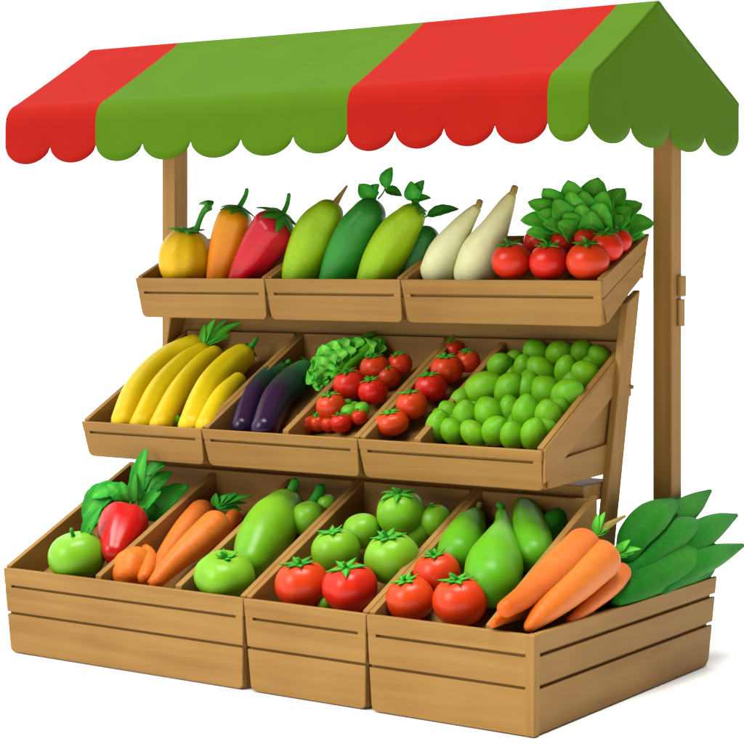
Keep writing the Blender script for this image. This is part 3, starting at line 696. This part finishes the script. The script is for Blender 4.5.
long_fruit('aubergine', 'aubergine', 'smaller aubergine on the left, dark purple fading to green', [(243, 428, 11), (253, 399, 12.5), (269, 379, 12), (281, 370, 9)], EGG, row='m', rmax=11, lift=.0, stem=[(287, 363), (290, 361)], stem_r=(3, 2.6), calyx=5, csize=.5)
long_fruit('aubergine', 'aubergine', 'bigger aubergine on the right with frilled green cap', [(264, 430, 12.5), (277, 400, 14), (294, 381, 13.5), (305, 371, 11)], EGG, row='m', rmax=13, lift=.015, stem=[(311, 364), (314, 361)], stem_r=(3.4, 3), calyx=7, csize=.8)
# lettuce and long beans
lp, _ = lay(328, 368, 20, 'm', 0.02)
lt = thing('lettuce', 'frilly light green lettuce behind the aubergines', 'lettuce', lp - Vector((0, 0, .06)))
Z = lambda a, b: (270 + a * .215, 320 + b * .215)
for (tx, ty, bx_, by, w_, dd) in ((195, 175, 260, 260, 90, .02), (170, 300, 250, 270, 80, .0), (245, 115, 285, 230, 95, .05), (310, 95, 300, 210, 95, .06), (375, 92, 330, 190, 90, .07), (440, 92, 360, 180, 80, .08), (180, 235, 260, 260, 80, -.02),
    (240, 170, 270, 270, 90, -.02), (300, 150, 290, 250, 90, -.01), (355, 140, 320, 220, 80, .01), (215, 330, 260, 270, 70, -.03), (500, 110, 440, 170, 90, .06), (545, 130, 470, 180, 80, .07), (520, 90, 480, 160, 60, .09), (225, 215, 260, 290, 70, -.04), (400, 130, 360, 200, 70, .03)):
    px_leaf(lt, Z(bx_, by), Z(tx, ty), w_ * .215 * 1.5, LEAFL, lp, dt=dd - .02, db=dd + .02, ruffle=.35, cup=.3, bend=.22, shape=.6, nl=20, rnd=.5)
GBN = 'long bean pods lying on the lettuce'
long_fruit('bean_pod', 'bean pod', 'long green pod reaching highest over the lettuce', [(335, 376, 4), (352, 354, 5.5), (368, 338, 5), (373, 333, 2)], GRB, row='m', rmax=5, lift=.085, group=GBN, bare=True)
long_fruit('bean_pod', 'bean pod', 'broader green pod lying right of the highest one', [(343, 372, 4), (362, 355, 6), (378, 343, 6), (386, 338, 2)], GRB, row='m', rmax=5, lift=.075, group=GBN, bare=True)
GM = 'small red tomatoes in the middle tier'
def tom(x, y, r, lb, mat=RED, lift=0.0, group=GM, row='m', **k):
    return round_fruit('tomato', 'tomato', lb, x, y, r, row, mat, group, lift, k.pop('squash', .92), k.pop('lobes', 5), k.pop('amp', .06), k.pop('dimple', .18), **k)
tom(350, 384, 14.5, 'largest red tomato in the second middle-tier crate, below the bean pods', lift=.03)
tom(375, 368, 13, 'red tomato touching the right end of the bean pods', lift=.03)
tom(400, 364, 11, 'red tomato at the back, against the right divider', lift=.02)
tom(388, 377, 11, 'red tomato squeezed between the two at the back right', lift=.0)
tom(373, 391, 13, 'red tomato with wide green cap, right of the largest', lift=.02)
tom(331, 406, 13, 'red tomato with big green cap in the small mixed heap', lift=.03)
tom(314, 411, 8, 'tiny dark red tomato at the left of the mixed heap', lift=.0, calyx=0)
tom(305, 424, 9.5, 'orange tomato in the front left corner of the mixed heap', MIXT, lift=.0)
tom(318, 423, 8.5, 'reddish tomato second along the front board of the mixed heap', lift=.0)
tom(329, 424, 7.5, 'pink-orange tomato third along the front board', MIXT, lift=.0, calyx=0)
tom(341, 423, 9.5, 'red tomato with pale green cap fourth along the front board', lift=.005)
tom(350, 418, 6.5, 'very small red tomato under the green berries', calyx=0, lift=.01)
tom(359, 417, 7.5, 'small red tomato at the right divider, beside the green berries', calyx=0, lift=.01)
GG = 'small green tomatoes in the mixed heap'
for (x, y, r, lb, lf) in ((309, 416, 6, 'small green tomato above the orange one', .03), (321, 416, 6, 'small green tomato left of the big green cap', .02), (347, 404, 5, 'smallest green tomato, highest of the green cluster', .04), (349, 412, 7.5, 'green tomato in the middle of the green cluster', .03), (362, 409, 7, 'green tomato by the right divider', .03), (354, 407, 5.5, 'green tomato behind the green cluster', .02), (340, 414, 5.5, 'green tomato at the left of the green cluster', .02)):
    round_fruit('green_tomato', 'tomato', lb, x, y, r, 'm', GRB, GG, lf, calyx=0, stem=0, bare=True, dimple=.1, amp=.04)
GN = 'red tomatoes in the narrow bay'
tom(392, 423, 13.5, 'wide red tomato at the front of the narrow bay', lift=.01, group=GN, wide=1.12, squash=.82)
tom(412, 405, 14, 'red tomato with yellow-green cap, second from the front in the narrow bay', lift=.02, group=GN)
tom(431, 387, 14, 'red tomato in the middle of the narrow bay', lift=.02, group=GN)
tom(447, 369, 14, 'red tomato fourth from the front in the narrow bay', lift=.025, group=GN)
tom(468, 361, 11, 'red tomato against the right divider at the back of the narrow bay', lift=.03, group=GN)
tom(455, 350, 9, 'small red tomato at the very back of the narrow bay', lift=.03, group=GN, calyx=0)
long_fruit('green_pepper', 'pepper', 'pale green pepper sticking up at the back of the narrow bay', [(447, 350, 3), (452, 342, 4.5), (457, 334, 3)], GAP, row='m', rmax=4, lift=.07, bare=True)
# limes
LM = [  # rows from the back: (zoom x, zoom y, r)
    [(395, 82, 40), (470, 82, 40), (545, 78, 36), (608, 92, 33)],
    [(272, 125, 40), (318, 105, 30), (354, 130, 33), (412, 140, 38), (495, 140, 36), (562, 150, 40)],
    [(213, 203, 52), (305, 205, 50), (366, 205, 43), (432, 212, 45), (500, 222, 49)],
    [(138, 245, 34), (156, 298, 42), (235, 287, 45), (306, 278, 36), (362, 290, 46), (435, 298, 42), (468, 272, 34)],
    [(62, 325, 38), (108, 342, 34), (180, 350, 34), (256, 342, 42), (312, 356, 38), (382, 352, 38), (100, 285, 34), (418, 335, 32)]]
rown = ['back row', 'second row from the back', 'middle row', 'second row from the front', 'front row']
ordn = ['first', 'second', 'third', 'fourth', 'fifth', 'sixth', 'seventh', 'eighth']
for ri, rw in enumerate(LM):
    for j, (a, b, r) in enumerate(sorted(rw)):
        px, py, rp = 420 + a * .2957, 330 + b * .2957, r * .2957 * 1.22
        p, rm = lay(px, py, rp, 'm', 0.02); s = nseed(); rr = random.Random(s)
        up = Vector((rr.uniform(-.7, .9), rr.uniform(-.5, .2), rr.uniform(.25, 1.0))).normalized()
        V, F, tv, pt = globe(p, rm, up, rr.uniform(1.06, 1.3), 0, 0, rr.uniform(-.14, -.03), -.06, rr.uniform(-.06, .06), 28, 18, wide=.95)
        tag(mesh('lime', V, F, LIME, tv=tv, loc=p), f'green lime, {ordn[j]} from the left in the {rown[ri]} of limes', 'lime', 'limes heaped in the middle tier')

for (a, b) in ((315, 155), (375, 165), (455, 110), (515, 175), (260, 160), (340, 245), (400, 250), (270, 245), (190, 262), (200, 315), (330, 320), (275, 315), (400, 325), (460, 240), (580, 120), (430, 95), (120, 315), (535, 185), (75, 300), (150, 345)):
    px, py = 420 + a * .2957, 330 + b * .2957
    p, rm = lay(px, py, 10.5, 'm', 0.0); s = nseed(); rr = random.Random(s)
    V, F, tv, pt = globe(p, rm, Vector((rr.uniform(-.7, .7), -.3, .8)).normalized(), 1.1, 0, 0, -.08, -.06, 0, 22, 14)
    tag(mesh('lime', V, F, LIME, tv=tv, loc=p), 'lime of the lower layer, half hidden under the bigger limes', 'lime', 'limes heaped in the middle tier')

# ================================================================== BOTTOM ROW
round_fruit('green_apple', 'apple', 'round shiny green apple in the front left corner', 77, 556, 26.5, 'b', GAP, None, .0, .88, 5, .04, .2, tilt=(.05, -.2), calyx=0, stem=.3, wide=1.0)
ap = bpy.data.objects['green_apple']; e, _ = lay(85, 545, 22, 'b', .05)
px_leaf(ap, (84, 541), (103, 505), 13, LEAFD, e, bend=.1, db=-.02); px_leaf(ap, (83, 541), (92, 516), 9, LEAFD, e, bend=.1, db=-.02)
rp = long_fruit('red_pepper', 'pepper', 'heart-shaped red pepper with a big tuft of leaves, bottom left crate', [(114, 552, 13), (117, 543, 19), (121, 532, 23.5), (124, 523, 24)], REDP, row='b', rmax=20, lobes=3, amp=.12, cap1=.62, lift=.03, wob=.01)
e, _ = lay(128, 512, 20, 'b', .05); Z = lambda a, b: (a * .2688, 440 + b * .2688)
for (tx, ty, bx_, by, w_, dd) in ((545, 30, 515, 225, 62, .0), (505, 115, 500, 235, 40, -.02), (638, 70, 545, 130, 44, .06), (640, 120, 530, 225, 80, .05), (705, 168, 560, 290, 95, .07), (600, 190, 520, 265, 60, -.0), (450, 155, 480, 235, 46, .02),
    (400, 165, 470, 220, 66, .05), (340, 215, 440, 180, 70, .08), (308, 300, 430, 175, 105, .09), (305, 360, 390, 260, 60, .06), (590, 300, 540, 250, 60, .05), (560, 220, 520, 250, 50, .0)):
    px_leaf(rp, Z(bx_, by), Z(tx, ty), w_ * .2688 * 1.1, LEAFD, e, dt=dd, db=dd, bend=.14, cup=.25, shape=.78, rnd=.6)
V, F, tv = tube([CAM + ray(*Z(a, b)) * dep(e) for a, b in ((490, 262), (487, 240), (500, 215), (520, 180))], .010, .006); mesh('stem', V, F, STEM, rp, tv=tv)
V, F, tv = tube([CAM + ray(*Z(a, b)) * (dep(e) + .02) for a, b in ((540, 190), (570, 130), (610, 95))], .006, .005); mesh('stem', V, F, STEM, rp, tv=tv)
GC = 'carrots in the bottom left crate'
kn = long_fruit('carrot', 'carrot', 'stubby round carrot with a curled thumb-like bump', [(127, 575, 15), (131, 568, 18), (138, 561, 15)], CAR, row='b', rmax=17, group=GC)
V, F, tv = sweep(pts_of([(144, 578, 7), (149, 566, 8.5), (148, 555, 8), (142, 548, 6)], 'b', rmax=14, lift=.01), 16, 18); mesh('bump', V, F, CAR, kn, tv=tv)
c1 = long_fruit('carrot', 'carrot', 'slim orange carrot lying behind its neighbour, green tops at its head', [(150, 582, 5), (166, 556, 9), (186, 530, 12.5), (202, 513, 14)], CAR, row='b', rmax=11, group=GC, cap0=.8)
long_fruit('carrot', 'carrot', 'thick orange carrot in front, pointing down to the front board', [(155, 583, 7), (174, 563, 11), (196, 543, 14), (216, 525, 15)], CAR, row='b', rmax=13, group=GC, lift=.035, cap0=.8)
long_fruit('carrot', 'carrot', 'small carrot end showing by the divider', [(222, 532, 7), (234, 517, 8)], CAR, row='b', rmax=8, group=GC, lift=.0, bare=True)
e, _ = lay(220, 508, 12, 'b', .02)
for (t_, w_) in (((252, 496), 7), ((238, 493), 9), ((247, 503), 6), ((216, 493), 9), ((228, 494), 8), ((242, 510), 9), ((236, 503), 10)):
    px_leaf(c1, (216, 507), t_, w_, LEAFD, e, bend=.1)
z3 = long_fruit('courgette', 'courgette', 'fat light green courgette lying in the third bottom bay', [(250, 563, 17), (260, 544, 24), (273, 524, 25.5), (286, 508, 20)], GAP, row='b', rmax=22, lift=.0, stem=[(292, 490), (296, 480)], stem_r=(6, 4.5), wob=.01)
round_fruit('green_tomato', 'tomato', 'large flat green tomato in the front of the third bottom bay', 225, 575, 26, 'b', GAP, None, .0, .82, 5, .09, .2, wide=1.1, tilt=(.25, -.3), calyx=4, csize=.4, stem=.25)
round_fruit('green_pepper', 'pepper', 'green pepper with a curved stem behind the fat courgette', 309, 519, 17, 'b', GAP, None, -.0, 1.0, 4, .08, .15, calyx=0, stem=0, bare=False)
e, _ = lay(311, 508, 12, 'b', .05); pp = [o for o in bpy.data.objects if o.get('label', '').startswith('green pepper with a curved')][0]
V, F, tv = sweep([(CAM + ray(*a) * dep(e), r * dep(e) / FPX) for a, r in (((305, 509), 4.5), ((312, 503), 5), ((317, 496), 5), ((321, 488), 5.5))], 12, 14); mesh('stem', V, F, POD, pp, tv=tv)
round_fruit('green_pepper', 'pepper', 'small green pepper in the back corner by the crate divider', 327, 503, 9.5, 'b', GAP, None, .06, .85, 4, .05, .12, bare=True)
GR = 'ripe tomatoes in the narrow bottom crate'
tom(302, 584, 25, 'red tomato at the left front of the narrow bottom crate', row='b', group=GR, amp=.05, lobes=6)
tom(350, 588, 25.5, 'heart-shaped red tomato at the right front of the narrow bottom crate', row='b', group=GR, amp=.12, lobes=4, taper=.08, calyx=5)
GQ = 'green tomatoes in the narrow bottom crate'
tom(336, 551, 23, 'round green tomato on the left, behind the two red ones', GAP, row='b', group=GQ, lift=.0, amp=.05, csize=.7, stem=0)
tom(362, 531, 18, 'round green tomato filling the gap left of the two with star-shaped caps', GAP, row='b', group=GQ, lift=.03, calyx=0, stem=0, amp=.02)
tom(378, 536, 14, 'small green tomato deep in the middle of the narrow bottom crate', GAP, row='b', group=GQ, lift=-.01, calyx=0, stem=0)
tom(418, 532, 15, 'green tomato half hidden between the back pair and the right rim', GAP, row='b', group=GQ, lift=-.0, calyx=0, stem=0)
tom(401, 513, 23, 'large green tomato with star-shaped cap at the back', GAP, row='b', group=GQ, lift=.05, amp=.05, csize=1.0, squash=.95)
tom(435, 521, 17, 'plain green tomato in the back right corner', GAP, row='b', group=GQ, lift=.02, calyx=0)
tom(392, 558, 26, 'green tomato with star-shaped cap beside the right rim', GAP, row='b', group=GQ, lift=.01, amp=.05, csize=.8)
tom(325, 603, 8, 'tiny green tomato between the two front red tomatoes', GAP, row='b', group=GQ, lift=-.0, calyx=0, stem=0)
GR3 = 'ripe tomatoes in the bottom right crate'
tom(410, 599, 23, 'front left of the three red tomatoes in the bottom right crate', row='b', group=GR3, amp=.03, csize=.7)
tom(437, 573, 22, 'rear red tomato, behind the two in the bottom right crate', row='b', group=GR3, amp=.03, csize=.7, lift=.01)
tom(460, 601, 25.5, 'front right and biggest red tomato in the bottom right crate', row='b', group=GR3, amp=.04, csize=.7)
GP = 'green pears in the bottom right crate'
long_fruit('green_pear', 'pear', 'green pear standing left and rear, beside the crate rim', [(458, 556, 21), (462, 545, 21), (470, 527, 16), (476, 515, 9)], PEAR, row='b', rmax=20, group=GP, stem=[(480, 503)], stem_r=(4, 3), stemmat=DRY, cap1=.6, wob=.01)
long_fruit('green_pear', 'pear', 'largest green pear in front with a thin neck', [(491, 583, 26), (495, 565, 27.5), (500, 543, 18), (503, 526, 9.5), (502, 514, 6)], PEAR, row='b', rmax=24, group=GP, lift=.02, stem=[(501, 506), (498, 504)], stem_r=(4, 3), cap1=.6, wob=.01)
long_fruit('green_pear', 'pear', 'tall narrow green pear with a dark tip, at the right divider', [(534, 556, 18), (531, 540, 20), (528, 518, 15), (523, 499, 8), (521, 490, 6)], PEAR, row='b', rmax=18, group=GP, lift=.01, stem=[(520, 484)], stem_r=(5, 4.5), stemmat=POD, cap1=.6, wob=.01)
long_fruit('cucumber', 'cucumber', 'short dark green cucumber behind the tall narrow pear', [(543, 535, 10), (553, 523, 11), (563, 513, 8)], POD, row='b', rmax=10, lift=.02, bare=True)
# carrots in the right bay
GD = 'carrots in the right-hand bay'
cA = long_fruit('carrot', 'carrot', 'orange carrot resting along the sloping divider, topped with green and a dry stalk', [(505, 609, 9), (528, 594, 13), (556, 571, 17.5), (584, 546, 19)], CAR, X=-0.115, group=GD, cap0=1.0, cap1=.8)
cB = long_fruit('carrot', 'carrot', 'biggest orange carrot, front centre, pointing to the crate corner', [(529, 627, 6), (547, 609, 13), (576, 583, 18.5), (601, 559, 21)], CAR, X=-0.06, group=GD, cap0=1.0, cap1=.8)
long_fruit('carrot', 'carrot', 'thin carrot squeezed against the right side board', [(570, 622, 5), (597, 598, 9), (612, 583, 11), (622, 572, 10)], CAR, X=-0.040, group=GD, cap1=.9)
long_fruit('carrot', 'carrot', 'small carrot tip lying low in the front corner by the divider', [(493, 624, 4), (508, 616, 7), (530, 607, 9)], CAR, X=-0.15, group=GD, cap1=.9)
e = on_x(596, 534, -.115)
for (t_, w_) in (((605, 512), 8), ((598, 514), 7), ((613, 522), 8), ((609, 530), 8), ((601, 520), 9)):
    px_leaf(cA, (595, 535), t_, w_, LEAFB, e, bend=.1)
V, F, tv = tube([CAM + ray(*a) * dep(e) for a in ((600, 530), (612, 523), (625, 516))], .016, .005); mesh('stalk', V, F, DRY, cA, tv=tv)
e = on_x(617, 551, -.06)
for (t_, w_) in (((630, 540), 8), ((622, 543), 8), ((641, 549), 7), ((634, 553), 8), ((627, 557), 8)):
    px_leaf(cB, (617, 553), t_, w_, LEAFB, e, bend=.1)
# dark green pods heaped at the back of the right bay
GPOD = 'dark green pods heaped in the right-hand bay'
def pod(lb, axis, X, cap1=.25, **k):
    o = long_fruit('green_pod', 'green pod', lb, axis, POD, X=X, group=GPOD, lobes=3, amp=.12, cap0=.9, cap1=cap1, wob=.02, flat=1.0, bare=True, **k)
    return o
pod('dark green pod at the top left of the heap, nearest the post', [(627, 556, 10), (634, 538, 15), (652, 519, 16.5), (672, 505, 7)], -.08)
pod('dark green pod with a point rising highest in front of the post', [(650, 540, 8), (668, 524, 13), (690, 507, 11), (709, 492, 2.5)], -.10)
pod('mid green pod in the centre of the heap', [(630, 575, 8), (648, 555, 14), (676, 534, 16.5), (700, 526, 6)], -.05)
pod('dark green pod with an upturned point at the right', [(670, 560, 9), (692, 540, 14), (714, 526, 11), (735, 516, 2.5)], -.03)
pod('largest dark green pod, lying along the side board', [(616, 600, 7), (640, 583, 16), (676, 562, 20), (708, 550, 8)], -.03)
pod('dark green pod whose point sticks out farthest to the right', [(662, 586, 8), (690, 566, 13), (714, 556, 11), (741, 546, 2.5)], .01)
pod('dark green pod half buried between the carrots and the heap', [(600, 606, 8), (618, 590, 12), (636, 572, 13), (650, 560, 8)], -.10)
pod('dark green pod low in the heap, just above the back of the side board', [(640, 596, 8), (668, 583, 11), (700, 571, 10), (712, 566, 4)], -.05)
